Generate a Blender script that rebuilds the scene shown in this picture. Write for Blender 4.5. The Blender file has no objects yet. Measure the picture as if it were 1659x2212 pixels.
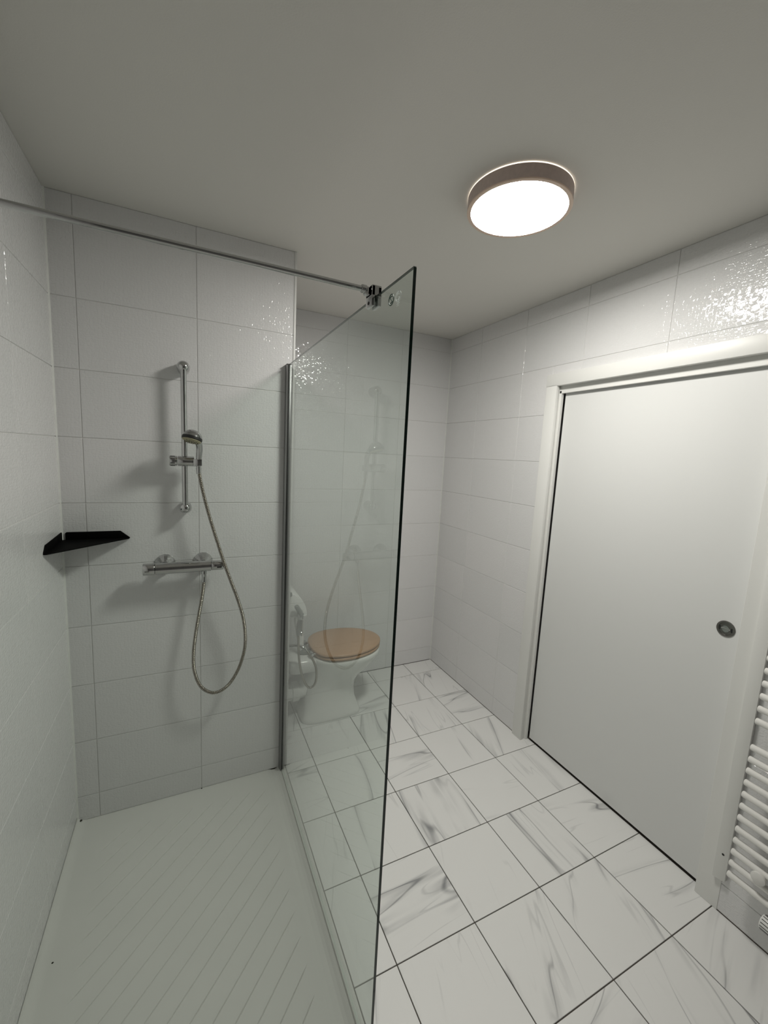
import bpy, bmesh, math, random
from mathutils import Vector, Matrix
random.seed(7)
D = bpy.data
SC = bpy.context.scene
COL = SC.collection

# ------------------------------------------------------------------ camera, world, exposure
CAM_LOC = Vector((0.0, 0.0, 1.5995))
cam_d = D.cameras.new('camera'); cam = D.objects.new('camera', cam_d); COL.objects.link(cam)
cR = Vector((0.90244144, -0.42784152, 0.05050821))
cU = Vector((0.0127087, 0.14362627, 0.98955039))
cF = Vector((0.43062505, 0.89236939, -0.13505161))
m = Matrix((cR, cU, -cF)).transposed().to_4x4(); m.translation = CAM_LOC
cam.matrix_world = m
cam_d.sensor_fit = 'HORIZONTAL'; cam_d.sensor_width = 36.0
cam_d.lens = 892.877 / 1659 * 36.0
cam_d.clip_start = 0.02
SC.camera = cam

w = D.worlds.new('world'); SC.world = w; w.use_nodes = True
w.node_tree.nodes['Background'].inputs[0].default_value = (0.05, 0.05, 0.05, 1)
w.node_tree.nodes['Background'].inputs[1].default_value = 0.2
LAMP_STRENGTH = 84.0
SC.view_settings.view_transform = 'Standard'
SC.view_settings.look = 'None'
SC.view_settings.gamma = 1.0
SC.view_settings.use_curve_mapping = False
SC.view_settings.exposure = 0.0

# ------------------------------------------------------------------ room measures (metres)
XL, XR, XC = -0.4332, 1.7492, 0.4446      # left wall, right wall, corner of the shower wall
YS, YN, YF = 1.926, 2.635, -1.05          # shower wall, niche wall, wall behind the viewer
H = 2.4547
TW, TH = 0.40, 0.2495                     # wall tile pitch
Z0 = 0.112 - TH                           # first horizontal joint below the floor
FG, FX, FY = 0.306, 0.5848, 0.948         # floor grid pitch and origin
LAMP = (0.9885, 1.157)

# ------------------------------------------------------------------ materials
def mat(name):
    m = D.materials.new(name); m.use_nodes = True
    nt = m.node_tree; b = nt.nodes['Principled BSDF']
    return m, nt, b
def N(nt, t, **kw):
    n = nt.nodes.new(t)
    for k, v in kw.items():
        if k in n.inputs.keys(): n.inputs[k].default_value = v
        else: setattr(n, k, v)
    return n
def math_n(nt, op, a, b=None, clamp=False):
    n = nt.nodes.new('ShaderNodeMath'); n.operation = op; n.use_clamp = clamp
    for i, v in enumerate((a, b)):
        if v is None: continue
        if isinstance(v, (int, float)): n.inputs[i].default_value = v
        else: nt.links.new(v, n.inputs[i])
    return n.outputs[0]
def simple(name, col, rough=0.5, metal=0.0, ior=1.5, noise=0.0, nscale=40.0, bump=0.0, bscale=200.0, coat=0.0):
    m, nt, b = mat(name)
    b.inputs['Base Color'].default_value = (*col, 1)
    b.inputs['Roughness'].default_value = rough
    b.inputs['Metallic'].default_value = metal
    b.inputs['IOR'].default_value = ior
    b.inputs['Coat Weight'].default_value = coat
    tc = N(nt, 'ShaderNodeTexCoord')
    if noise:
        n = N(nt, 'ShaderNodeTexNoise'); n.inputs['Scale'].default_value = nscale; n.inputs['Detail'].default_value = 3
        nt.links.new(tc.outputs['Object'], n.inputs['Vector'])
        mx = N(nt, 'ShaderNodeMix', data_type='RGBA', blend_type='MIX')
        mx.inputs[6].default_value = (*[c * (1 - noise) for c in col], 1)
        mx.inputs[7].default_value = (*[min(1, c * (1 + noise)) for c in col], 1)
        nt.links.new(n.outputs['Fac'], mx.inputs[0]); nt.links.new(mx.outputs[2], b.inputs['Base Color'])
    if bump:
        n = N(nt, 'ShaderNodeTexNoise'); n.inputs['Scale'].default_value = bscale; n.inputs['Detail'].default_value = 2
        nt.links.new(tc.outputs['Object'], n.inputs['Vector'])
        bp = N(nt, 'ShaderNodeBump'); bp.inputs['Strength'].default_value = bump; bp.inputs['Distance'].default_value = 0.002
        nt.links.new(n.outputs['Fac'], bp.inputs['Height']); nt.links.new(bp.outputs[0], b.inputs['Normal'])
    return m

def wall_tile_mat():
    m, nt, b = mat('embossed white wall tile')
    L = nt.links.new
    tc = N(nt, 'ShaderNodeTexCoord'); oi = N(nt, 'ShaderNodeObjectInfo')
    sep = N(nt, 'ShaderNodeSeparateXYZ'); L(tc.outputs['Object'], sep.inputs[0])
    ofs = math_n(nt, 'MULTIPLY', oi.outputs['Random'], 40.0)
    # slow wobble keeps the woven cells from lining up exactly
    ns = N(nt, 'ShaderNodeTexNoise'); ns.inputs['Scale'].default_value = 55.0; ns.inputs['Detail'].default_value = 0.0
    L(tc.outputs['Object'], ns.inputs['Vector'])
    wob = math_n(nt, 'MULTIPLY', ns.outputs['Fac'], 1.1)
    v = math_n(nt, 'ADD', math_n(nt, 'MULTIPLY', sep.outputs[2], 118.0), wob)
    u = math_n(nt, 'ADD', math_n(nt, 'MULTIPLY', sep.outputs[0], 84.0), wob)
    fu, fv = math_n(nt, 'FRACT', u), math_n(nt, 'FRACT', v)
    def pillow(f):                                       # flat top, rounded flanks
        return math_n(nt, 'MULTIPLY', math_n(nt, 'MULTIPLY', f, math_n(nt, 'SUBTRACT', 1.0, f)), 7.0, clamp=True)
    cell = N(nt, 'ShaderNodeCombineXYZ')
    L(math_n(nt, 'FLOOR', u), cell.inputs[0]); L(math_n(nt, 'FLOOR', v), cell.inputs[1]); L(ofs, cell.inputs[2])
    wn = N(nt, 'ShaderNodeTexWhiteNoise', noise_dimensions='3D'); L(cell.outputs[0], wn.inputs['Vector'])
    cs = N(nt, 'ShaderNodeSeparateColor'); L(wn.outputs['Color'], cs.inputs[0])
    # every little cell is tilted its own way, so each throws back its own glint
    tx = math_n(nt, 'MULTIPLY', math_n(nt, 'MULTIPLY', math_n(nt, 'SUBTRACT', cs.outputs[0], 0.5), math_n(nt, 'SUBTRACT', fu, 0.5)), 1.5)
    tv_ = math_n(nt, 'MULTIPLY', math_n(nt, 'MULTIPLY', math_n(nt, 'SUBTRACT', cs.outputs[1], 0.5), math_n(nt, 'SUBTRACT', fv, 0.5)), 1.1)
    pl = math_n(nt, 'MULTIPLY', pillow(fu), pillow(fv))
    pl2 = math_n(nt, 'MULTIPLY', pl, math_n(nt, 'ADD', math_n(nt, 'MULTIPLY', cs.outputs[2], 0.30), 0.12))
    tilt = math_n(nt, 'MULTIPLY', math_n(nt, 'ADD', tx, tv_), pl)
    hgt = math_n(nt, 'ADD', pl2, tilt)
    bp = N(nt, 'ShaderNodeBump'); bp.inputs['Strength'].default_value = 1.0; bp.inputs['Distance'].default_value = 0.0008
    L(hgt, bp.inputs['Height']); L(bp.outputs[0], b.inputs['Normal'])
    mx = N(nt, 'ShaderNodeMix', data_type='RGBA')
    mx.inputs[6].default_value = (0.735, 0.735, 0.735, 1); mx.inputs[7].default_value = (0.765, 0.76, 0.76, 1)
    L(oi.outputs['Random'], mx.inputs[0]); L(mx.outputs[2], b.inputs['Base Color'])
    b.inputs['Roughness'].default_value = 0.06
    return m

def marble_mat():
    m, nt, b = mat('white veined marble tile')
    L = nt.links.new
    tc = N(nt, 'ShaderNodeTexCoord'); oi = N(nt, 'ShaderNodeObjectInfo')
    def rnd(k, s):
        a = math_n(nt, 'MULTIPLY', oi.outputs['Random'], k); f = math_n(nt, 'FRACT', a)
        return math_n(nt, 'MULTIPLY', f, s)
    rot = N(nt, 'ShaderNodeVectorRotate', rotation_type='Z_AXIS')
    L(tc.outputs['Object'], rot.inputs['Vector'])
    # most tiles keep the grain of the room, some are turned
    r1 = rnd(17.3, 1.0)
    turned = math_n(nt, 'MULTIPLY', math_n(nt, 'GREATER_THAN', r1, 0.72), 1.25)
    ang = math_n(nt, 'ADD', turned, math_n(nt, 'SUBTRACT', rnd(31.7, 0.5), 0.05))
    L(ang, rot.inputs['Angle'])
    cmb = N(nt, 'ShaderNodeCombineXYZ'); L(rnd(5.1, 30), cmb.inputs[0]); L(rnd(11.9, 30), cmb.inputs[1]); L(rnd(3.3, 30), cmb.inputs[2])
    def field(sx, sy, scale, detail, dist, extra):
        mp = N(nt, 'ShaderNodeMapping'); mp.inputs['Scale'].default_value = (sx, sy, 1)
        L(rot.outputs[0], mp.inputs['Vector'])
        ad = N(nt, 'ShaderNodeVectorMath', operation='ADD'); L(mp.outputs[0], ad.inputs[0]); L(cmb.outputs[0], ad.inputs[1])
        ad2 = N(nt, 'ShaderNodeVectorMath', operation='ADD'); L(ad.outputs[0], ad2.inputs[0]); ad2.inputs[1].default_value = (extra, extra * 2, extra)
        n = N(nt, 'ShaderNodeTexNoise'); n.inputs['Scale'].default_value = scale; n.inputs['Detail'].default_value = detail
        n.inputs['Distortion'].default_value = dist; n.inputs['Roughness'].default_value = 0.5
        L(ad2.outputs[0], n.inputs['Vector']); return n.outputs['Fac']
    def ramp(v, p0, p1, c0, c1):
        r = N(nt, 'ShaderNodeMapRange', interpolation_type='SMOOTHSTEP')
        L(v, r.inputs['Value']); r.inputs[1].default_value = p0; r.inputs[2].default_value = p1
        r.inputs[3].default_value = c0; r.inputs[4].default_value = c1; return r.outputs[0]
    big = field(2.6, 0.34, 2.0, 1.8, 0.0, 0.0)
    ridge = math_n(nt, 'ABSOLUTE', math_n(nt, 'SUBTRACT', big, 0.5))
    line = ramp(ridge, 0.0, 0.0065, 1.0, 0.0)
    halo = ramp(ridge, 0.0, 0.07, 1.0, 0.0)
    streak = ramp(field(11.0, 0.8, 3.0, 2.0, 0.2, 21.0), 0.38, 0.68, 0.0, 1.0)
    side = math_n(nt, 'MULTIPLY', ramp(big, 0.47, 0.5, 0.0, 1.0), streak)                # cloud on one side of the vein only
    mask = ramp(field(2.0, 1.0, 3.0, 2.0, 0.0, 9.0), 0.36, 0.58, 0.0, 1.0)
    fine = math_n(nt, 'ABSOLUTE', math_n(nt, 'SUBTRACT', field(4.2, 0.4, 2.6, 1.8, 0.0, 4.0), 0.5))
    fl = math_n(nt, 'MULTIPLY', ramp(fine, 0.0, 0.012, 1.0, 0.0), ramp(field(1.5, 1.5, 3.0, 1.0, 0.0, 14.0), 0.5, 0.66, 0.0, 1.0))
    a = math_n(nt, 'MULTIPLY', math_n(nt, 'MULTIPLY', line, mask), 0.50)
    c = math_n(nt, 'MULTIPLY', math_n(nt, 'MULTIPLY', math_n(nt, 'MULTIPLY', halo, side), mask), 0.42)
    d = math_n(nt, 'MULTIPLY', fl, 0.22)
    tot = math_n(nt, 'ADD', math_n(nt, 'ADD', a, c), d, clamp=True)
    mx = N(nt, 'ShaderNodeMix', data_type='RGBA')
    mx.inputs[6].default_value = (0.80, 0.80, 0.785, 1); mx.inputs[7].default_value = (0.20, 0.205, 0.215, 1)
    L(tot, mx.inputs[0]); L(mx.outputs[2], b.inputs['Base Color'])
    b.inputs['Roughness'].default_value = 0.42
    bp = N(nt, 'ShaderNodeBump'); bp.inputs['Strength'].default_value = 0.1; bp.inputs['Distance'].default_value = 0.001
    nz = N(nt, 'ShaderNodeTexNoise'); nz.inputs['Scale'].default_value = 60; L(tc.outputs['Object'], nz.inputs['Vector'])
    L(nz.outputs['Fac'], bp.inputs['Height']); L(bp.outputs[0], b.inputs['Normal'])
    return m

def glass_mat():
    m, nt, b = mat('clear shower glass'); L = nt.links.new
    nt.nodes.remove(b)
    out = nt.nodes['Material Output']
    tr = N(nt, 'ShaderNodeBsdfTransparent'); tr.inputs[0].default_value = (0.85, 0.92, 0.88, 1)
    tr2 = N(nt, 'ShaderNodeBsdfTransparent'); tr2.inputs[0].default_value = (1, 1, 1, 1)
    gl = N(nt, 'ShaderNodeBsdfGlossy'); gl.inputs['Roughness'].default_value = 0.0
    fr = N(nt, 'ShaderNodeFresnel'); fr.inputs['IOR'].default_value = 1.5
    k = math_n(nt, 'MULTIPLY', fr.outputs[0], 1.8, clamp=True)
    mix = N(nt, 'ShaderNodeMixShader'); L(k, mix.inputs[0]); L(tr.outputs[0], mix.inputs[1]); L(gl.outputs[0], mix.inputs[2])
    geo = N(nt, 'ShaderNodeNewGeometry')
    mix2 = N(nt, 'ShaderNodeMixShader'); L(geo.outputs['Backfacing'], mix2.inputs[0]); L(mix.outputs[0], mix2.inputs[1]); L(tr2.outputs[0], mix2.inputs[2])
    L(mix2.outputs[0], out.inputs['Surface'])
    return m

def emit_mat(name, col, s):
    m, nt, b = mat(name)
    b.inputs['Base Color'].default_value = (0.8, 0.8, 0.8, 1)
    b.inputs['Emission Color'].default_value = (*col, 1); b.inputs['Emission Strength'].default_value = s
    return m

def wood_mat():
    m, nt, b = mat('light oak veneer'); L = nt.links.new
    tc = N(nt, 'ShaderNodeTexCoord'); mp = N(nt, 'ShaderNodeMapping'); mp.inputs['Scale'].default_value = (6, 90, 6)
    L(tc.outputs['Object'], mp.inputs['Vector'])
    n = N(nt, 'ShaderNodeTexNoise'); n.inputs['Scale'].default_value = 1.5; n.inputs['Detail'].default_value = 4
    L(mp.outputs[0], n.inputs['Vector'])
    mx = N(nt, 'ShaderNodeMix', data_type='RGBA')
    mx.inputs[6].default_value = (0.43, 0.26, 0.155, 1); mx.inputs[7].default_value = (0.56, 0.36, 0.23, 1)
    L(n.outputs['Fac'], mx.inputs[0]); L(mx.outputs[2], b.inputs['Base Color'])
    b.inputs['Roughness'].default_value = 0.35
    return m

M = {}
M['tile'] = wall_tile_mat()
M['marble'] = marble_mat()
M['glass'] = glass_mat()
M['wood'] = wood_mat()
M['grout_wall'] = simple('pale wall grout', (0.72, 0.715, 0.70), 0.8, noise=0.06)
M['grout_floor'] = simple('dark floor grout', (0.085, 0.072, 0.062), 0.9, noise=0.25, nscale=60)
M['plaster'] = simple('matt ceiling paint', (0.74, 0.725, 0.685), 0.9, bump=0.12, bscale=260)
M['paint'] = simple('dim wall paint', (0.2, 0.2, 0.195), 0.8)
M['door'] = simple('white satin door laminate', (0.75, 0.755, 0.745), 0.38, bump=0.03, bscale=500)
M['frame'] = simple('white painted door frame', (0.79, 0.79, 0.765), 0.4, bump=0.03, bscale=300)
M['acrylic'] = simple('white acrylic tray', (0.70, 0.70, 0.67), 0.42, noise=0.03, nscale=6, bump=0.04, bscale=700)
M['ceramic'] = simple('white glazed ceramic', (0.80, 0.80, 0.78), 0.08, coat=0.5)
M['plastic'] = simple('white plastic', (0.78, 0.78, 0.76), 0.3)
M['silicone'] = simple('white silicone', (0.74, 0.75, 0.72), 0.45, noise=0.1, nscale=25)
M['chrome'] = simple('polished chrome', (0.54, 0.54, 0.54), 0.07, metal=1.0)
M['hose'] = simple('ribbed steel hose', (0.36, 0.335, 0.295), 0.2, metal=1.0)
M['satin'] = simple('brushed dark steel', (0.23, 0.22, 0.21), 0.32, metal=1.0)
M['alu'] = simple('grey anodised aluminium', (0.30, 0.30, 0.30), 0.35, metal=1.0)
M['dome'] = simple('silver plated plastic', (0.42, 0.42, 0.42), 0.16, metal=1.0)
M['black'] = simple('black powder coat', (0.001, 0.001, 0.001), 0.75, ior=1.2)
M['rubber'] = simple('black rubber', (0.012, 0.012, 0.012), 0.5)
M['face'] = simple('yellowed spray plate', (0.40, 0.37, 0.24), 0.5, noise=0.3, nscale=120)
M['nozzle'] = simple('grey rubber nozzle', (0.12, 0.12, 0.10), 0.6)
M['edge'] = simple('dark green glass edge', (0.004, 0.018, 0.013), 0.08)
M['etch'] = simple('pale etched mark', (0.92, 0.95, 0.93), 0.7)
M['mark'] = simple('dark green mark reflection', (0.03, 0.08, 0.055), 0.5)  # tone for the drawn reflection of the etched mark
M['radiator'] = simple('white enamel radiator', (0.80, 0.79, 0.76), 0.22, coat=0.3)
M['shade'] = simple('taupe lamp drum', (0.60, 0.49, 0.445), 0.6, noise=0.12, nscale=90)
M['copper'] = simple('pale copper rim', (0.80, 0.62, 0.50), 0.35)
M['lamp'] = emit_mat('glowing diffuser', (1.0, 0.975, 0.915), LAMP_STRENGTH)
M['halo'] = emit_mat('glowing back plate', (1.0, 0.86, 0.70), 1.5)
M['grey_plastic'] = simple('grey plastic', (0.25, 0.26, 0.25), 0.4)
M['mould'] = simple('dark mould stain', (0.03, 0.028, 0.02), 0.9)

# ------------------------------------------------------------------ mesh helpers
class MB:
    def __init__(s): s.bm = bmesh.new()
    def poly(s, pts, faces):
        vs = [s.bm.verts.new(p) for p in pts]
        for f in faces:
            try: s.bm.faces.new([vs[i] for i in f])
            except ValueError: pass
        return vs
    def box(s, a, b, bev=0.0, seg=1):
        t = bmesh.new()
        x0, x1 = sorted((a[0], b[0])); y0, y1 = sorted((a[1], b[1])); z0, z1 = sorted((a[2], b[2]))
        vs = [t.verts.new((x, y, z)) for z in (z0, z1) for y in (y0, y1) for x in (x0, x1)]
        for f in ((0, 2, 3, 1), (4, 5, 7, 6), (0, 1, 5, 4), (2, 6, 7, 3), (0, 4, 6, 2), (1, 3, 7, 5)):
            t.faces.new([vs[i] for i in f])
        if bev: bmesh.ops.bevel(t, geom=list(t.edges), offset=bev, segments=seg, profile=0.5, affect='EDGES')
        s.merge(t); return s
    def merge(s, t):
        me = D.meshes.new('tmp'); t.to_mesh(me); t.free(); s.bm.from_mesh(me); D.meshes.remove(me)
    def frame(s, ax):
        ax = Vector(ax).normalized()
        u = ax.orthogonal().normalized(); v = ax.cross(u).normalized()
        return ax, u, v
    def lathe(s, o, ax, prof, n=32, cap=True):
        """prof: list of (distance along axis, radius)"""
        o = Vector(o); ax, u, v = s.frame(ax)
        rings = []
        for h, r in prof:
            rings.append([s.bm.verts.new(o + ax * h + (u * math.cos(2 * math.pi * k / n) + v * math.sin(2 * math.pi * k / n)) * max(r, 1e-5)) for k in range(n)])
        for a, b in zip(rings, rings[1:]):
            for k in range(n): s.bm.faces.new((a[k], a[(k + 1) % n], b[(k + 1) % n], b[k]))
        if cap:
            s.bm.faces.new(rings[0][::-1]); s.bm.faces.new(rings[-1])
        return s
    def cyl(s, a, b, r, n=24, r2=None, bev=0.0):
        a, b = Vector(a), Vector(b); L = (b - a).length; r2 = r if r2 is None else r2
        if bev: prof = [(0, r - bev), (bev * .3, r - bev * .3), (bev, r), (L - bev, r2), (L - bev * .3, r2 - bev * .3), (L, r2 - bev)]
        else: prof = [(0, r), (L, r2)]
        return s.lathe(a, b - a, prof, n)
    def tube(s, pts, rad, n=10, cap=True):
        """sweep along points; rad number or list"""
        pts = [Vector(p) for p in pts]; k = len(pts)
        rs = rad if isinstance(rad, (list, tuple)) else [rad] * k
        t0 = (pts[1] - pts[0]).normalized(); u = t0.orthogonal().normalized(); rings = []
        for i, p in enumerate(pts):
            t = (pts[min(i + 1, k - 1)] - pts[max(i - 1, 0)]).normalized()
            u = (u - t * u.dot(t)).normalized(); v = t.cross(u)
            rings.append([s.bm.verts.new(p + (u * math.cos(2 * math.pi * q / n) + v * math.sin(2 * math.pi * q / n)) * rs[i]) for q in range(n)])
        for a, b in zip(rings, rings[1:]):
            for q in range(n): s.bm.faces.new((a[q], a[(q + 1) % n], b[(q + 1) % n], b[q]))
        if cap: s.bm.faces.new(rings[0][::-1]); s.bm.faces.new(rings[-1])
        return s
    def prism(s, pts, d, bev=0.0):
        """polygon (list of 3-D points) extruded by vector d"""
        t = bmesh.new(); d = Vector(d); n = len(pts)
        a = [t.verts.new(Vector(p)) for p in pts]; b = [t.verts.new(Vector(p) + d) for p in pts]
        t.faces.new(a[::-1]); t.faces.new(b)
        for i in range(n): t.faces.new((a[i], a[(i + 1) % n], b[(i + 1) % n], b[i]))
        bmesh.ops.recalc_face_normals(t, faces=t.faces)
        if bev: bmesh.ops.bevel(t, geom=list(t.edges), offset=bev, segments=2, profile=0.5, affect='EDGES')
        s.merge(t); return s
    def loft(s, rings, cap=True):
        R = [[s.bm.verts.new(p) for p in r] for r in rings]; n = len(R[0])
        for a, b in zip(R, R[1:]):
            for k in range(n): s.bm.faces.new((a[k], a[(k + 1) % n], b[(k + 1) % n], b[k]))
        if cap: s.bm.faces.new(R[0][::-1]); s.bm.faces.new(R[-1])
        return s
    def mesh(s, name, smooth=35):
        bmesh.ops.recalc_face_normals(s.bm, faces=s.bm.faces)
        me = D.meshes.new(name); s.bm.to_mesh(me); s.bm.free()
        if smooth:
            me.polygons.foreach_set('use_smooth', [True] * len(me.polygons)); me.set_sharp_from_angle(angle=math.radians(smooth))
        return me

def root_loc(p):
    while p.parent: p = p.parent
    return p.location
def obj(name, mb, material, parent=None, loc=None, smooth=35, label=None):
    """mb holds WORLD coordinates; the origin goes to loc (things) or stays the thing's base (parts)"""
    base = Vector(root_loc(parent)) if parent else Vector(loc or (0, 0, 0))
    bmesh.ops.translate(mb.bm, verts=mb.bm.verts, vec=-base)
    o = D.objects.new(name, mb.mesh(name, smooth)); COL.objects.link(o)
    o.data.materials.append(M[material])
    if parent: o.parent = parent
    else: o.location = base
    if label: o['label'] = label
    return o
def thing(name, label, cat, loc, group=None):
    o = D.objects.new(name, None); COL.objects.link(o); o.location = loc; o.empty_display_size = 0.05
    return tag(o, label, cat, group)
def tag(o, label, cat, group=None, kind=None):
    o['label'] = label; o['category'] = cat
    if group: o['group'] = group
    if kind: o['kind'] = kind
    return o
def struct(name, mb, material, label, cat):
    return tag(obj(name, mb, material), label, cat, kind='structure')
def bez(pts, n):
    """Catmull-Rom through pts"""
    P = [Vector(p) for p in pts]; P = [P[0] * 2 - P[1]] + P + [P[-1] * 2 - P[-2]]; out = []
    for i in range(1, len(P) - 2):
        for k in range(n):
            t = k / n; a, b, c, d = P[i - 1:i + 3]
            out.append(0.5 * ((2 * b) + (c - a) * t + (2 * a - 5 * b + 4 * c - d) * t * t + (3 * b - a - 3 * c + d) * t ** 3))
    out.append(P[-2]); return out
def resample(pts, step):
    out = [pts[0].copy()]; acc = 0.0
    for a, b in zip(pts, pts[1:]):
        L = (b - a).length; t = step - acc
        while t <= L: out.append(a.lerp(b, t / L)); t += step
        acc = (acc + L) % step if L else acc
    return out

# ------------------------------------------------------------------ setting: ceiling, walls, floor
struct('ceiling', MB().box((XL - .12, YF - .12, H), (XR + .12, YN + .12, H + .1)), 'plaster', 'plain matt off-white ceiling over the whole bathroom', 'ceiling')

TB = 0.0022                       # how far the tile face stands in front of the backing
tile_cache = {}
def tile_mesh(wd, ht, matname, th=0.008, bev=0.0010, flat=False):
    key = (round(wd, 4), round(ht, 4), matname)
    if key not in tile_cache:
        mb = MB()
        if flat: mb.box((-wd / 2, -ht / 2, -th), (wd / 2, ht / 2, 0), bev)
        else: mb.box((-wd / 2, 0, -ht / 2), (wd / 2, th, ht / 2), bev)
        me = mb.mesh('tile', 0); me.materials.append(M[matname]); tile_cache[key] = me
    return tile_cache[key]
def split(rect, hole):
    """rect minus hole -> list of rects (a0,a1,z0,z1)"""
    a0, a1, z0, z1 = rect
    if hole is None: return [rect]
    h0, h1, g0, g1 = hole
    if a1 <= h0 or a0 >= h1 or z1 <= g0 or z0 >= g1: return [rect]
    o = []
    if a0 < h0: o.append((a0, h0, z0, z1))
    if a1 > h1: o.append((h1, a1, z0, z1))
    b0, b1 = max(a0, h0), min(a1, h1)
    if z1 > g1: o.append((b0, b1, g1, z1))
    if z0 < g0: o.append((b0, b1, z0, g0))
    return o
def tile_wall(wall, a_lo, a_hi, origin, place, hole=None, joint=0.0020):
    """cut tiles on a stacked grid; place(a, z) -> (location, rotation_z)"""
    k0 = math.floor((a_lo - origin) / TW + 1e-6)
    a = origin + k0 * TW
    while a < a_hi - 1e-4:
        z = Z0
        while z < H - 1e-4:
            r = (max(a, a_lo), min(a + TW, a_hi), max(z, 0.0), min(z + TH, H))
            for q in split(r, hole):
                wd, ht = q[1] - q[0] - joint, q[3] - q[2] - joint
                if wd > 0.006 and ht > 0.006:
                    o = D.objects.new('tile', tile_mesh(wd, ht, 'tile')); COL.objects.link(o); o.parent = wall
                    loc, rz = place((q[0] + q[1]) / 2, (q[2] + q[3]) / 2)
                    o.location = loc; o.rotation_euler = (0, 0, rz)
            z += TH
        a += TW
# shower wall: solid block whose right side is the wall behind the toilet
blk = MB().box((XL - .1, YS + TB, 0), (XC - TB, YN + .1, H))
w_sh = struct('wall_shower', blk, 'grout_wall', 'pale embossed tile wall behind the shower fittings', 'wall')
tile_wall(w_sh, XL, XC, 0.047, lambda a, z: ((a, YS, z), 0))
tile_wall(w_sh, YS, YN, YS, lambda a, z: ((XC, a, z), math.pi / 2))
w_ni = struct('wall_niche', MB().box((XC - TB, YN + TB, 0), (XR + .1, YN + .1, H)), 'grout_wall', 'pale embossed tile wall at the far end behind the toilet', 'wall')
tile_wall(w_ni, XC, XR, XR - 4 * TW, lambda a, z: ((a, YN, z), 0))
w_le = struct('wall_left', MB().box((XL - .1, YF - .1, 0), (XL - TB, YS + TB, H)), 'grout_wall', 'pale tiled wall along the left of the shower', 'wall')
tile_wall(w_le, YF, YS, YS - 0.4, lambda a, z: ((XL, a, z), math.pi / 2))
for o in w_le.children: o.rotation_euler = (0, 0, math.pi / 2)
# right wall with the door opening
OP = (0.64, 1.665, 0.0, 2.035)
rw = MB()
rw.box((XR + TB, YF - .1, 0), (XR + .1, OP[0], H)); rw.box((XR + TB, OP[1], 0), (XR + .1, YN + TB, H)); rw.box((XR + TB, OP[0], OP[3]), (XR + .1, OP[1], H))
w_ri = struct('wall_right', rw, 'grout_wall', 'pale embossed tile wall around the sliding door', 'wall')
tile_wall(w_ri, YF, YN, 1.087, lambda a, z: ((XR, a, z), -math.pi / 2), hole=OP)
# tiles hang with their thickness into the wall: fix the facing of the side walls
for wl, sgn in ((w_ri, -1), (w_le, 1)):
    for o in wl.children: o.rotation_euler = (0, 0, sgn * math.pi / 2)
for o in w_sh.children:
    if abs(o.location.x - XC) < 1e-6: o.rotation_euler = (0, 0, math.pi / 2)
struct('wall_front', MB().box((XL - .1, YF - .1, 0), (XR + .1, YF, H)), 'paint', 'plain wall behind the viewpoint', 'wall')
# dark hall behind the door gap
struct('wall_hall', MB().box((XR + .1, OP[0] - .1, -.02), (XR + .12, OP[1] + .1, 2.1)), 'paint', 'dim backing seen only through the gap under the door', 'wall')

# floor: dark bed plus marble tiles
fl = struct('floor', MB().box((XL - .1, YF - .1, -.06), (XR + .1, .42, -.0035)).box((.4385, .42, -.06), (XR + .1, YN + .1, -.0035)).box((XL - .1, YS, -.06), (.4385, YN + .1, -.0035)), 'grout_floor', 'marble-look tiled floor with dark joints', 'floor')
TRAY_X, TRAY_Y = 0.4385, 0.42
i0, i1 = math.floor((XL - FX) / FG), math.ceil((XR + .06 - FX) / FG)
j0, j1 = math.floor((YF - FY) / FG), math.ceil((YN - FY) / FG)
rf = random.Random(3)
for i in range(i0, i1):
    for j in range(j0, j1):
        x0, x1 = max(FX + i * FG, XL), FX + (i + 1) * FG
        y0, y1 = max(FY + j * FG, YF), min(FY + (j + 1) * FG, YN)
        x1 = min(x1, XR + .043)  # tiles stop at the door; dark bed stands in for shade beneath it
        if y1 > TRAY_Y:                               # beside the tray
            if x1 <= TRAY_X + .01: 
                if y0 < TRAY_Y: y1 = TRAY_Y
                else: continue
            elif x0 < TRAY_X:
                x0 = TRAY_X
        if y0 > YS and x0 < XC: x0 = XC
        wd, dp = x1 - x0 - .0035, y1 - y0 - .0035
        if wd < .01 or dp < .01: continue
        o = D.objects.new('tile', tile_mesh(wd, dp, 'marble', 0.009, 0.0008, flat=True)); COL.objects.link(o)
        o.parent = fl; o.location = ((x0 + x1) / 2, (y0 + y1) / 2, 0.0)

struct('trim_5', MB().box((XR - .0008, 1.69, 0), (XR + .001, YN, .0035)).box((XC, YN - .0008, 0), (XR, YN + .001, .003)), 'grout_floor', 'dark joint line where the far walls meet the floor', 'trim')
struct('trim_6', MB().box((XR - .001, YF, 0), (XR + .001, .6265, .0045)), 'grout_floor', 'dark joint line below the radiator', 'trim')
# corner bead of the shower wall
struct('trim_1', MB().box((XC - .007, YS - .003, 0), (XC + .003, YS + .006, H), 0.0015), 'plastic', 'white corner bead on the outer edge of the shower wall', 'trim')
# thin sealant lines where walls meet
struct('trim_2', MB().prism([(XL, YS, 0), (XL + .005, YS, 0), (XL, YS - .005, 0)], (0, 0, H)), 'silicone', 'white sealant line in the shower corner', 'trim')
struct('trim_3', MB().prism([(XR, YN, 0), (XR - .005, YN, 0), (XR, YN - .005, 0)], (0, 0, H)), 'silicone', 'white sealant line in the far corner', 'trim')

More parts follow.
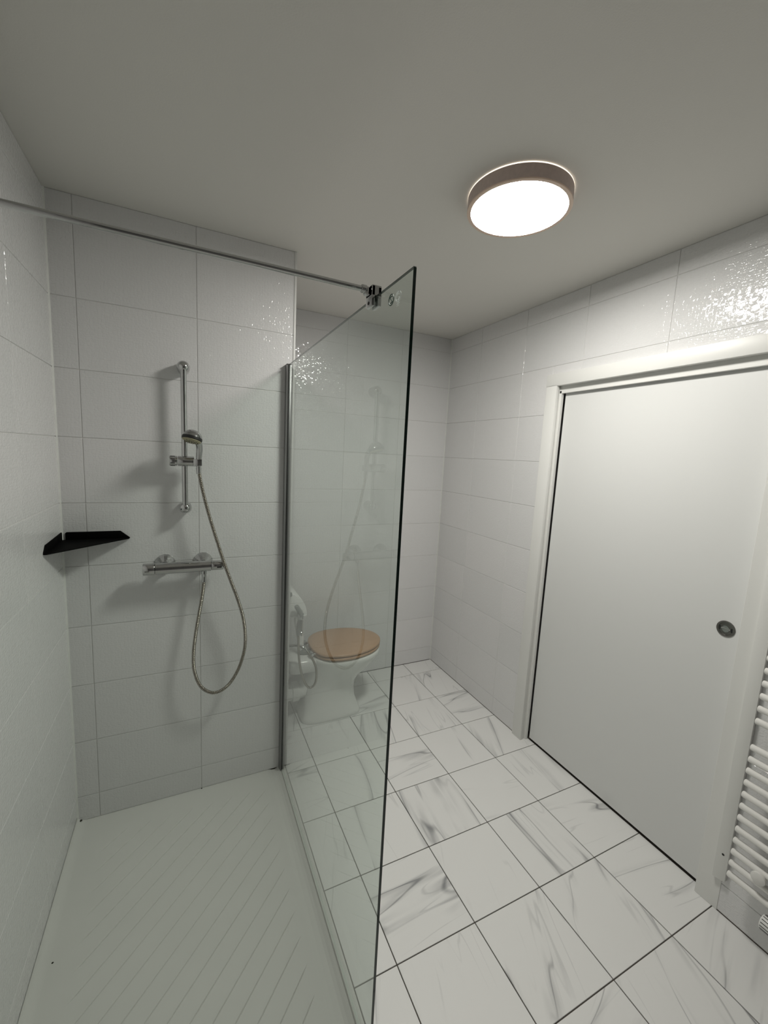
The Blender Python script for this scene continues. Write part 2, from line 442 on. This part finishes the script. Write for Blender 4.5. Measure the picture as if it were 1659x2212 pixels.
# ------------------------------------------------------------------ door and its frame
DX = XR + 0.04
door = MB().box((DX, 0.56, 0.0125), (DX + .04, 1.604, 2.03), 0.001)
d1 = struct('door_1', door, 'door', 'plain white sliding door with a round sunken pull', 'door')
hy, hz = 0.759, 1.031
pull = obj('pull', MB().lathe((DX, hy, hz), (-1, 0, 0), [(0.0, .030), (.0022, .030), (.003, .0285), (.003, .0225), (.0012, .0215), (.0012, .0001)], 40, cap=False), 'satin', d1, label='dark round sunken door pull')
obj('thumb_turn', MB().box((DX - .006, hy - .015, hz - .0035), (DX - .001, hy + .015, hz + .0035), .0015).cyl((DX - .0005, hy, hz), (DX - .0035, hy, hz), .012, 24), 'chrome', pull)
obj('slot', MB().box((DX - .0022, hy + .0165, hz - .008), (DX - .0015, hy + .0205, hz + .008), .0003), 'rubber', pull)
obj('slot', MB().box((DX - .0022, hy - .0205, hz - .008), (DX - .0015, hy - .0165, hz + .008), .0003), 'rubber', pull)

CX = XR - 0.015
fr = tag(D.objects.new('trim_4', None), 'white door frame around the sliding door', 'door frame', kind='structure'); COL.objects.link(fr)
# far casing with a stepped inner profile
obj('casing', MB().prism([(CX, 1.618, 0), (CX, 1.686, 0), (CX + .003, 1.689, 0), (XR + .004, 1.689, 0), (XR + .004, 1.618, 0)], (0, 0, 2.005), 0.0008), 'frame', fr)
obj('stop', MB().box((XR + .004, 1.622, 0), (XR + .036, 1.68, 2.0), .001).box((XR + .018, 1.6115, 0), (XR + .036, 1.624, 1.98), .0015), 'frame', fr)
obj('head_casing', MB().prism([(CX, 1.689, 2.0635), (CX, .612, 2.0635), (CX, .612, 2.002), (CX, 1.689, 2.002)], (.019, 0, 0), 0.001), 'frame', fr)
obj('track_cover', MB().box((XR + .018, .56, 1.966), (XR + .032, 1.63, 2.05), .001).box((XR + .004, .56, 2.003), (XR + .09, 1.68, 2.036)), 'frame', fr)
# near casing: short outer strip over a jamb that reaches the floor
obj('jamb', MB().box((XR - .002, .6265, 0), (XR + .03, .7015, 2.003), .0012).box((XR + .02, .56, 0), (XR + .034, .700, 2.0)), 'frame', fr)
obj('casing', MB().prism([(CX, .614, .136), (CX, .652, .128), (CX, .652, 2.003), (CX, .614, 2.003)], (.013, 0, 0), 0.0008), 'frame', fr)
obj('screw_hole', MB().cyl((CX - .0004, .631, .234), (CX + .002, .631, .234), .0042, 14), 'rubber', fr)
obj('screw_hole', MB().cyl((CX - .0004, .631, 1.9), (CX + .002, .631, 1.9), .0042, 14), 'rubber', fr)

# ------------------------------------------------------------------ shower tray
def clip_line(t, x0, x1, y0, y1):
    """45-degree line y - x = t inside the rectangle -> two points (low, high)"""
    a = max(x0, y0 - t); b = min(x1, y1 - t)
    return (a, a + t), (b, b + t)
def make_tray():
    mb = MB()
    x0, x1, y0, y1 = -.33, .328, .55, 1.822
    def clip_strip(ta, tb):
        pts = [(x0, y0), (x1, y0), (x1, y1), (x0, y1)]
        for s, t in ((1, ta), (-1, tb)):
            out = []
            for i in range(len(pts)):
                p, q = pts[i], pts[(i + 1) % len(pts)]
                fp, fq = s * (p[1] - p[0] - t), s * (q[1] - q[0] - t)
                if fp >= 0: out.append(p)
                if fp * fq < 0:
                    k = fp / (fp - fq); out.append((p[0] + (q[0] - p[0]) * k, p[1] + (q[1] - p[1]) * k))
            pts = out
            if len(pts) < 3: return []
        return pts
    def face(pts3):
        if len(pts3) >= 3: mb.poly(pts3, [range(len(pts3))])
    ts = []; t = 1.813 + .246
    lo, hi = y0 - x1, y1 - x0
    while t > lo:
        ts.append(t); t -= .0826
    t = 1.813 + .246 + .0826
    while t < hi: ts.append(t); t += .0826
    ts.sort()
    hw, dp = .0028, .0030
    prev = lo
    for t in ts:
        if t - hw <= lo + .03 or t + hw >= hi - .03: continue
        face([(p[0], p[1], 0) for p in clip_strip(prev, t - hw)])
        A = clip_line(t - hw, x0, x1, y0, y1); B = clip_line(t + hw * .2, x0, x1, y0, y1); C = clip_line(t + hw, x0, x1, y0, y1)
        # corner triangles of the clipped groove strip stay flat
        def inset(L, k):
            (ax, ay), (bx, by) = L; n = math.hypot(bx - ax, by - ay); k = min(k, n * .4) / n
            return (ax + (bx - ax) * k, ay + (by - ay) * k), (bx - (bx - ax) * k, by - (by - ay) * k)
        bi = inset(B, .03)
        a0, a1 = A; c0, c1 = C; b0, b1 = B; m0, m1 = bi
        P = lambda p, z=0: (p[0], p[1], z)
        ai = inset(A, .03); ci = inset(C, .03)
        for L, Li in ((A, ai), (C, ci)):
            face([P(L[0]), P(Li[0]), P(m0, -dp), P(b0)])
            face([P(Li[0]), P(Li[1]), P(m1, -dp), P(m0, -dp)])
            face([P(Li[1]), P(L[1]), P(b1), P(m1, -dp)])
        prev = t + hw
    face([(p[0], p[1], 0) for p in clip_strip(prev, hi)])
    # rim around the ribbed field: columns of x with a height profile
    xl = [(XL + .001 + .036 * (1 - math.cos(k * math.pi / 24)), .024 * (1 - math.sin(k * math.pi / 24))) for k in range(12)] + [(XL + .04, 0), (x0, 0)]
    xr = [(x1, 0), (.352, 0), (.368, -.0035), (.386, -.0045), (.396, -.002), (.403, .002), (.409, .004), (TRAY_X - .0045, .004), (TRAY_X - .002, .002), (TRAY_X - .002, -.03)]
    ye = [TRAY_Y + .002, YS + .002]
    def strip(cols, ya, yb):
        for (xa, za), (xb, zb) in zip(cols, cols[1:]): face([(xa, ya, za), (xb, ya, zb), (xb, yb, zb), (xa, yb, za)])
    strip(xl, ye[0], ye[1]); strip(xr, ye[0], ye[1])
    face([(x0, y1, 0), (x1, y1, 0), (x1, ye[1], 0), (x0, ye[1], 0)])
    face([(x0, ye[0], 0), (x1, ye[0], 0), (x1, y0, 0), (x0, y0, 0)])
    face([(XL + .001, ye[0], 0), (TRAY_X - .002, ye[0], 0), (TRAY_X - .002, ye[0], -.03), (XL + .001, ye[0], -.03)])
    bmesh.ops.remove_doubles(mb.bm, verts=mb.bm.verts, dist=0.0004)
    return mb
tb = make_tray()
# all upper faces must look up
ty = obj('shower_tray', tb, 'acrylic', loc=(0, 1.2, 0), smooth=0)
for p in ty.data.polygons:
    if p.normal.z < 0 and abs(p.normal.z) > .2: p.flip()
tag(ty, 'white shower tray with diagonal grooves, flush with the floor', 'shower tray')
obj('mould_spot', MB().lathe((XL + .012, YS - .006, .0075), (0, 0, 1), [(0, .006), (.0012, .004), (.0016, .0002)], 9), 'mould', ty)
obj('mould_spot', MB().lathe((XL + .042, 1.375, .0006), (0, 0, 1), [(-.0004, .003), (.0006, .002), (.0007, .0002)], 7), 'mould', ty)
obj('mould_spot', MB().lathe((.047, YS - .003, .0005), (0, 0, 1), [(-.0004, .003), (.0016, .002), (.002, .0002)], 7), 'mould', ty)

# ------------------------------------------------------------------ glass screen
GX, GT, GY0, GZ1 = 0.4180, 0.006, 0.781, 1.976
gs = thing('shower_screen', 'tall clear glass shower screen beside the tray', 'shower screen', (GX, 1.35, 0.004))
GY1 = YS - .022
pane = obj('pane', MB().box((GX - GT / 2, GY0, .013), (GX + GT / 2, GY1, GZ1)), 'glass', gs, smooth=0)
ed = MB().box((GX - GT / 2 - .0003, GY0 - .0009, .013), (GX + GT / 2 + .0003, GY0, GZ1 - .001), 0)
ed.box((GX - GT / 2 - .0002, GY0 - .0005, GZ1), (GX + GT / 2 + .0002, GY1, GZ1 + .0006), 0)
obj('polished_edge', ed, 'edge', pane, label='dark green polished glass edge')
def mark(cy, cz, ry, rz, material, foot):
    mb = MB(); x = GX - GT / 2 - .0006
    pts = [(x, cy + ry * math.cos(a), cz + rz * math.sin(a)) for a in [2 * math.pi * k / 40 for k in range(40)]]
    mb.tube(pts + pts[:2], .0010, 6)
    s = [(x, cy + ry * u, cz + rz * v) for u, v in ((-.45, .5), (.1, .62), (.42, .32), (.05, .02), (-.4, -.3), (-.1, -.62), (.45, -.5))]
    mb.tube(bez(s, 5), .0009, 6)
    if foot:
        for k in range(2): mb.box((x - .0004, cy - ry * .5, cz - rz - .004 - k * .004), (x + .0004, cy + ry * .5, cz - rz - .0027 - k * .004))
    return mb
obj('mark_or_reflection', mark(.8435, 1.9385, .0125, .0105, 'etch', True), 'etch', pane, label='small pale etched safety mark')
obj('mark_or_reflection', mark(.8775, 1.9415, .0115, .0115, 'mark', False), 'mark', pane, label='small dark green round reflection of the pale mark')  # drawn-on reflection of the etched mark, not a second stamp
prof = MB()
prof.prism([(GX - .013, YS, .0045), (GX + .013, YS, .0045), (GX + .013, YS - .02, .0045), (GX + .0075, YS - .034, .0045), (GX - .0075, YS - .034, .0045), (GX - .013, YS - .02, .0045)], (0, 0, 1.9705), .001)
pr = obj('wall_profile', prof, 'alu', gs)
obj('gasket', MB().box((GX - .0062, YS - .040, .006), (GX - .0032, YS - .0335, 1.97), .0006), 'rubber', pr, label='black rubber gasket')
obj('end_cap', MB().box((GX - .0135, YS - .035, 1.975), (GX + .0135, YS, 1.978), .0008), 'alu', pr)
obj('bottom_seal', MB().prism([(GX - .0055, GY0, .0042), (GX - .0045, GY0, .013), (GX + .0045, GY0, .013), (GX + .010, GY0, .0042)], (0, YS - .036 - GY0, 0), .0008), 'silicone', gs)

# stabiliser bar
BY, BZ = 0.985, 1.9935
sb = thing('stabiliser_bar', 'slim chrome bar bracing the glass screen to the left wall', 'support bar', (XL, BY, BZ))
obj('rod', MB().cyl((XL + .004, BY, BZ), (GX - .030, BY, BZ), .0066, 20), 'chrome', sb)
obj('wall_flange', MB().lathe((XL + .0003, BY, BZ), (1, 0, 0), [(0, .02), (.004, .02), (.006, .018), (.018, .011), (.022, .010)], 28), 'chrome', sb)
cl = MB().prism([(GX - .013, BY - .018, 1.955), (GX - .013, BY + .018, 1.955), (GX - .013, BY + .018, BZ + .008), (GX - .013, BY - .018, BZ + .008)], (.0092, 0, 0), .0015)
cl.box((GX - .013, BY - .018, GZ1 + .0012), (GX + .013, BY + .018, BZ + .009), .0018)
cl.box((GX + .0038, BY - .018, 1.955), (GX + .013, BY + .018, BZ + .006), .0015)
cp = obj('glass_clamp', cl, 'chrome', sb)
obj('swivel', MB().cyl((GX - .034, BY, BZ), (GX - .02, BY, BZ), .0098, 24, bev=.002).box((GX - .026, BY - .007, BZ - .013), (GX - .011, BY + .007, BZ + .006), .002), 'chrome', cp)
obj('grub_screw', MB().cyl((GX - .0142, BY, 1.9635), (GX - .0125, BY, 1.9635), .004, 6), 'rubber', cp)

# ------------------------------------------------------------------ shower rail, hand shower, mixer, hose
RX, RD = -0.005, 0.058
ry = YS - RD
rail = thing('shower_rail', 'chrome vertical slide rail on the shower wall', 'shower rail', (RX, YS, 1.345))
obj('bar', MB().cyl((RX, ry, 1.345), (RX, ry, 1.905), .0112, 24), 'chrome', rail)
for z in (1.345, 1.906):
    pf = [(0.0005, .024), (.046, .024)] + [(.046 + .027 * math.sin(a), .024 * math.cos(a)) for a in [math.pi / 2 * k / 8 for k in range(1, 9)]]
    mt = obj('wall_mount', MB().lathe((RX, YS, z), (0, -1, 0), pf, 32), 'chrome', rail)
hz0 = 1.5365
sl = MB().cyl((-.030, ry - .006, hz0), (.030, ry - .006, hz0), .0205, 28, bev=.002)
sl.prism([(.026, ry - .030, hz0 - .0195), (.058, ry - .034, hz0 - .017), (.060, ry - .004, hz0 - .017), (.026, ry + .013, hz0 - .0195)], (0, 0, .030), .003)
ho = obj('slider', sl, 'chrome', rail)
obj('knob', MB().cyl((-.060, ry - .006, hz0), (-.0315, ry - .006, hz0), .020, 28, bev=.003), 'chrome', ho)
for k in range(4):
    a = -1.2 + k * .8
    yy, zz = ry - .006 - .0198 * math.cos(a), hz0 + .0198 * math.sin(a)
    obj('knob_groove', MB().cyl((-.056, yy, zz), (-.040, yy, zz), .0016, 8), 'rubber', ho)

hand = thing('hand_shower', 'round chrome hand shower with a black band in the rail holder', 'hand shower', (.046, ry - .02, 1.52))
# head axis points back along the dome
nf = Vector((-.22, -.20, -.95)).normalized()         # spraying direction
hc = Vector((.0225, 1.792, 1.628))
hp = [(-.033, .004), (-.0318, .012), (-.0285, .020), (-.022, .0275), (-.013, .0335), (-.004, .0362)]
obj('head_dome', MB().lathe(hc, nf, hp, 40), 'dome', hand, label='silver domed shower head')
bd = obj('head_band', MB().lathe(hc, nf, [(-.0042, .0364), (.0012, .0371), (.0058, .0367), (.008, .0345)], 40), 'rubber', hand, label='black band round the shower head')
fa = obj('spray_plate', MB().lathe(hc, nf, [(.0062, .0352), (.0105, .0335), (.014, .027), (.0152, .016), (.0155, .0005)], 40), 'face', hand, label='yellowed spray plate')
u = nf.orthogonal().normalized(); v = nf.cross(u)
for rr, cnt in ((.008, 5), (.016, 8), (.024, 12)):
    for k in range(cnt):
        a = 2 * math.pi * k / cnt; c = hc + (u * math.cos(a) + v * math.sin(a)) * rr + nf * (.0128 + (.0016 if rr < .02 else 0.0004))
        obj('nozzle', MB().cyl(c, c + nf * .0035, .0016, 8), 'nozzle', fa)
hd = [(.046, ry - .019, 1.512), (.0465, ry - .021, 1.54), (.048, ry - .026, 1.565), (.0495, ry - .034, 1.590), (.046, ry - .045, 1.612), (.036, ry - .058, 1.632)]
hp2 = bez(hd, 6); nn = len(hp2)
obj('handle', MB().tube(hp2, [.0092 + .0036 * math.sin(min(1, k / nn * 1.25) * math.pi / 2) for k in range(nn)], 16), 'chrome', hand)

MZ, MD = 1.098, 0.068
my = YS - MD
mx_ = thing('shower_mixer', 'chrome thermostatic bar mixer on two round wall flanges', 'shower mixer', (-.012, YS, MZ))
obj('body', MB().cyl((-.118, my, MZ), (.090, my, MZ), .0232, 32), 'chrome', mx_)
for s, a, b, r in ((-1, -.119, -.162, .0242), (1, .091, .140, .0208)):
    kn = obj('knob', MB().cyl((a, my, MZ), (b, my, MZ), r, 32, bev=.003), 'chrome', mx_)
    obj('knob_button', MB().cyl((b - s * .008 if s > 0 else b + .008, my - r + .002, MZ - .004), (a + (b - a) * .45, my - r + .002, MZ - .004), .0035, 10), 'rubber' if s > 0 else 'chrome', kn)
for x in (-.085, .061):
    fg = MB().lathe((x, YS, MZ + .004), (0, -1, 0), [(.0004, .040), (.004, .040), (.012, .035), (.036, .018), (.040, .017)], 14)
    f_ = obj('wall_flange', fg, 'chrome', mx_, smooth=0)
    obj('union_nut', MB().cyl((x, YS - .036, MZ + .002), (x, YS - .056, MZ), .0155, 6), 'chrome', f_, smooth=0)
obj('outlet', MB().cyl((.063, my, MZ - .018), (.063, my, MZ - .034), .011, 24).cyl((.063, my, MZ - .034), (.063, my, MZ - .046), .0095, 8), 'chrome', mx_)

hs = thing('shower_hose', 'ribbed steel hose looping down from mixer to hand shower', 'hose', (.12, YS - .08, .5))
path = [(.063, my, 1.052), (.0615, my, 1.02), (.0545, my, .96), (.041, my, .88), (.028, my - .002, .80), (.0185, my - .004, .71), (.022, my - .006, .63), (.048, my - .008, .555), (.098, my - .010, .518),
        (.152, my - .012, .538), (.195, my - .014, .60), (.222, my - .016, .68), (.230, my - .018, .755), (.221, my - .020, .85), (.198, my - .022, .94), (.168, my - .024, 1.03), (.139, my - .026, 1.12),
        (.113, my - .020, 1.21), (.083, my - .016, 1.32), (.062, my - .012, 1.41), (.050, ry - .022, 1.475), (.046, ry - .019, 1.512)]
P = resample(bez(path, 14), .0016)
rad = [(.0050, .0071, .0078, .0071)[k % 4] for k in range(len(P))]
obj('flexible_tube', MB().tube(P, rad, 10), 'hose', hs, smooth=70)
obj('end_nut', MB().tube([(.0462, ry - .0195, 1.487), (.046, ry - .019, 1.512)], [.0085, .0105], 16), 'chrome', hs)
obj('end_nut', MB().cyl((.063, my, 1.052), (.0618, my, 1.028), .0092, 12), 'chrome', hs)

# ------------------------------------------------------------------ corner shelf
sz = 1.2145; g = .0012
sh = thing('corner_shelf', 'black metal corner shelf with upstand edges beside the mixer', 'shelf', (XL, YS, sz))
obj('plate', MB().prism([(XL + g, YS - g, sz), (XL + .222, YS - g, sz), (XL + .222, YS - .010, sz), (XL + .010, YS - .237, sz), (XL + g, YS - .237, sz)], (0, 0, .003), .0006), 'black', sh)
obj('upstand', MB().prism([(XL + .012, YS - g, sz + .001), (XL + .224, YS - g, sz + .001), (XL + .224, YS - g, sz + .005), (XL + .192, YS - g, sz + .033), (XL + .016, YS - g, sz + .033), (XL + .012, YS - g, sz + .029)], (0, -.003, 0), .0005), 'black', sh)
obj('upstand', MB().prism([(XL + g, YS - .012, sz + .001), (XL + g, YS - .239, sz + .001), (XL + g, YS - .239, sz + .005), (XL + g, YS - .214, sz + .030), (XL + g, YS - .016, sz + .035), (XL + g, YS - .012, sz + .031)], (.003, 0, 0), .0005), 'black', sh)

# ------------------------------------------------------------------ ceiling lamp
lx, ly = LAMP; LR, LH = .164, .046
lp = thing('ceiling_lamp', 'round taupe drum ceiling lamp with a glowing white disc', 'ceiling lamp', (lx, ly, H))
obj('back_plate', MB().lathe((lx, ly, H - .0003), (0, 0, -1), [(0, LR - .0004), (.0030, LR - .0004)], 64), 'halo', lp, label='thin glowing ring against the ceiling')
obj('drum', MB().lathe((lx, ly, H), (0, 0, -1), [(.0036, .0005), (.0036, LR), (LH - .002, LR), (LH - .002, LR - .009), (.006, LR - .009), (.006, .0005)], 72, cap=False), 'shade', lp, label='taupe cylindrical drum')
obj('rim', MB().lathe((lx, ly, H), (0, 0, -1), [(LH - .0008, LR - .0120), (LH - .0001, LR - .0015), (LH - .0006, LR - .0002), (LH - .002, LR + .0006), (LH - .004, LR + .0006)], 72, cap=False), 'copper', lp, label='pale copper rim')
obj('diffuser', MB().lathe((lx, ly, H), (0, 0, -1), [(LH - .0016, LR - .0118), (LH - .0010, LR - .014), (LH - .0008, .05), (LH - .0008, .0005)], 64, cap=False), 'lamp', lp, label='glowing white diffuser')

# ------------------------------------------------------------------ toilet
wc = thing('toilet', 'white floor-standing toilet with a wooden seat, behind the glass', 'toilet', (.78, 2.30, 0))
def ring(z, x0, x1, yc, hy, e=2.6, n=40, taper=0.0):
    out = []
    for k in range(n):
        a = 2 * math.pi * k / n; c, s = math.cos(a), math.sin(a)
        X = math.copysign(abs(c) ** (2 / e), c); Y = math.copysign(abs(s) ** (2 / e), s)
        out.append(((x0 + x1) / 2 + X * (x1 - x0) / 2, yc + Y * hy * (1 - taper * X), z))
    return out
yc = 2.30
body = MB().loft([ring(0.0005, .60, .975, yc, .122, 4.5), ring(.012, .598, .977, yc, .124, 4.5), ring(.03, .602, .972, yc, .120, 4.2), ring(.05, .612, .962, yc, .108, 3.8), ring(.10, .622, .948, yc, .096, 3.2),
                  ring(.16, .625, .944, yc, .094, 2.9), ring(.205, .628, .952, yc, .102, 2.6), ring(.25, .632, .985, yc, .122, 2.4), ring(.295, .638, 1.035, yc, .148, 2.3), ring(.34, .642, 1.076, yc, .170, 2.3),
                  ring(.368, .642, 1.094, yc, .180, 2.3), ring(.383, .642, 1.102, yc, .184, 2.35), ring(.396, .642, 1.102, yc, .184, 2.35), ring(.402, .647, 1.097, yc, .179, 2.35)])
bo = obj('pan', body, 'ceramic', wc, smooth=60)
obj('rear_deck', MB().loft([ring(.318, .535, .74, yc, .085, 5), ring(.326, .52, .745, yc, .098, 5), ring(.385, .515, .75, yc, .104, 5), ring(.396, .517, .748, yc, .102, 5), ring(.400, .523, .742, yc, .098, 5)]), 'ceramic', bo, smooth=60)
obj('trap_neck', MB().tube(bez([(.76, yc, .30), (.70, yc, .27), (.655, yc, .215), (.625, yc, .175), (.59, yc, .165), (.565, yc, .165)], 6), .047, 22), 'ceramic', bo, smooth=60)
pp = obj('waste_pipe', MB().cyl((.566, yc, .165), (XC + .002, yc, .165), .048, 28), 'plastic', wc)
obj('pipe_collar', MB().cyl((.592, yc, .165), (.553, yc, .165), .056, 28, bev=.003), 'plastic', pp)
def egg(z, x0, x1, hy, n=48, sq=.0):
    out = []
    xm = x0 + (x1 - x0) * .42
    for k in range(n):
        a = 2 * math.pi * k / n; c, s = math.cos(a), math.sin(a)
        if c >= 0: x = xm + (x1 - xm) * c; y = hy * s
        else:
            e = 2.9; x = xm - (xm - x0) * abs(c) ** (2 / e); y = hy * math.copysign(abs(s) ** (2 / e), s) * (1 - .10 * abs(c))
        out.append((x, yc + y, z))
    return out
seat = obj('seat', MB().loft([egg(.408, .668, 1.108, .184), egg(.411, .664, 1.112, .188), egg(.420, .664, 1.112, .188), egg(.4245, .668, 1.108, .184)]), 'wood', wc, smooth=60)
obj('lid', MB().loft([egg(.4295, .664, 1.110, .185), egg(.432, .660, 1.114, .189), egg(.441, .660, 1.114, .189), egg(.4455, .665, 1.109, .184), egg(.4475, .69, 1.085, .16)]), 'wood', wc, smooth=60)
for bx_, dy in ((1.03, .11), (.76, .14)):
    for sg in (-1, 1):
        obj('lid_bumper', MB().cyl((bx_, yc + sg * dy, .4235), (bx_, yc + sg * dy, .431), .008, 12), 'grey_plastic', seat)
        obj('seat_bumper', MB().cyl((bx_ - .02, yc + sg * (dy + .01), .400), (bx_ - .02, yc + sg * (dy + .01), .409), .009, 12), 'grey_plastic', seat)
for s in (-1, 1):
    obj('hinge', MB().cyl((.650, yc + s * .075 - .018, .430), (.650, yc + s * .075 + .018, .430), .0105, 20, bev=.002).cyl((.650, yc + s * .075, .399), (.650, yc + s * .075, .425), .009, 20).box((.65, yc + s * .075 - .010, .424), (.69, yc + s * .075 + .010, .432), .002), 'chrome', wc)
fp = bez([(.575, yc, .6995), (.582, yc, .60), (.600, yc, .50), (.602, yc, .45), (.618, yc, .418), (.645, yc, .398)], 6)
obj('flush_pipe', MB().tube(fp, .0195, 18), 'plastic', wc)
obj('flush_connector', MB().tube([(.606, yc, .432), (.652, yc, .388)], .028, 18), 'grey_plastic', wc)
# cistern on the wall
ci = thing('cistern', 'white low cistern with rounded front, half hidden by the screen profile', 'cistern', (XC, 2.30, .70))
pr_ = [(XC + .0006, .705), (.578, .705), (.588, .709), (.5915, .718), (.589, .738), (.580, .766), (.566, .793), (.546, .815), (.520, .832), (.490, .842), (XC + .0006, .848)]
obj('tank', MB().prism([(x, 2.135, z) for x, z in pr_], (0, .34, 0), .004), 'plastic', ci, smooth=50)
obj('base_lip', MB().prism([(XC + .0006, 2.131, .700), (.584, 2.131, .700), (.590, 2.131, .709), (XC + .0006, 2.131, .709)], (0, .348, 0), .0012), 'plastic', ci)
lv = obj('flush_lever', MB().box((.474, 2.118, .826), (.505, 2.136, .850), .006, 2), 'grey_plastic', ci, label='grey flush lever')

# bidet sprayer hung on the cistern
bs = thing('bidet_spray', 'chrome hand bidet sprayer with grey hose hanging on the cistern side', 'bidet sprayer', (.55, 2.12, .70))
by = 2.113
obj('holder', MB().box((.537, by + .004, .715), (.562, 2.1345, .745), .003).lathe((.549, by, .700), (0, 0, 1), [(0, .016), (.03, .018), (.034, .016)], 20), 'chrome', bs)
obj('spray_head', MB().tube(bez([(.5225, by - .010, .782), (.5265, by - .010, .772), (.540, by - .008, .748), (.551, by - .004, .722), (.551, by, .705)], 5), [.0085, .0105, .012, .0125, .0125, .0125, .0125, .013, .013, .013, .0135, .0135, .0135, .0135, .0135, .0135, .013, .0125, .012, .012, .012], 18), 'grey_plastic', bs)
obj('handle', MB().lathe((.549, by, .705), (-.10, 0, -1), [(0, .0125), (.02, .014), (.05, .0155), (.075, .014), (.095, .0095), (.10, .0085)], 22), 'alu', bs)
obj('trigger', MB().box((.556, by - .006, .615), (.564, by + .006, .69), .002).box((.553, by - .006, .60), (.561, by + .006, .625), .002), 'chrome', bs)
hp3 = resample(bez([(.540, by, .604), (.5425, by, .54), (.549, by, .455), (.566, by, .37), (.588, by, .312), (.612, by, .286), (.637, by, .297), (.649, by, .335), (.645, by, .395), (.630, by + .004, .44), (.605, by + .01, .482), (.588, by + .02, .505)], 8), .0022)
obj('hose', MB().tube(hp3, [(.0058, .0068)[k % 2] for k in range(len(hp3))], 10), 'hose', bs, smooth=70)
obj('wall_elbow', MB().tube(bez([(.592, by + .016, .499), (.575, by + .03, .517), (.540, by + .045, .525), (XC + .001, by + .05, .525)], 5), .010, 14).lathe((XC + .0005, by + .05, .525), (1, 0, 0), [(0, .024), (.004, .024), (.010, .014)], 24), 'chrome', bs)

# ------------------------------------------------------------------ towel radiator
RDX = XR - 0.062
zs = [.2205, .2645, .3085, .3525, .3965, .4405, .4845, .5285, .5725, .6165, .6585, .7015]
zs += [.796, .840, .884, .928, .972, 1.016, 1.06, 1.104] + [1.20 + k * .044 for k in range(6)]
ra = thing('towel_radiator', 'white ladder towel radiator at the right edge', 'radiator', (RDX, .34, .19))
bar = MB().cyl((0, 0, 0), (0, -.50, 0), .0108, 18, bev=.004)
me = bar.mesh('bar', 35); me.materials.append(M['radiator'])
for z in zs:
    o = D.objects.new('bar', me); COL.objects.link(o); o.parent = ra
    o.location = Vector((RDX, .594, z)) - Vector(ra.location)
for y in (.425, .165):
    obj('collector', MB().tube(bez([(RDX + .019, y, .185), (RDX + .019, y, .7), (RDX + .019, y, 1.45)], 3), .0145, 18), 'radiator', ra)
    for z in (.29, 1.33):
        obj('wall_bracket', MB().cyl((RDX + .025, y, z), (XR - .0006, y, z), .010, 16).cyl((XR - .006, y, z), (XR - .0006, y, z), .02, 20), 'radiator', ra)
obj('fixing_cap', MB().lathe((RDX + .006, .5105, .293), (-1, 0, 0), [(0, .009), (.012, .010), (.0165, .019), (.022, .0205), (.026, .0195), (.0285, .014), (.029, .0005)], 24), 'radiator', ra, label='round white fixing cap')
tv = obj('thermostat_head', MB().cyl((RDX - .005, .487, .155), (RDX - .005, .425, .155), .0235, 28, bev=.003), 'plastic', ra, label='white ridged thermostat head')
for k in range(14):
    a = 2 * math.pi * k / 14
    obj('ridge_slot', MB().cyl((RDX - .005 + .0233 * math.cos(a), .483, .155 + .0233 * math.sin(a)), (RDX - .005 + .0233 * math.cos(a), .440, .155 + .0233 * math.sin(a)), .0013, 6), 'rubber', tv)
obj('valve_body', MB().cyl((RDX - .005, .427, .155), (RDX - .005, .395, .155), .013, 20).cyl((RDX - .005, .405, .155), (XR - .0006, .405, .155), .010, 16).tube([(RDX + .019, .425, .19), (RDX + .010, .415, .16)], .011, 14), 'chrome', tv)
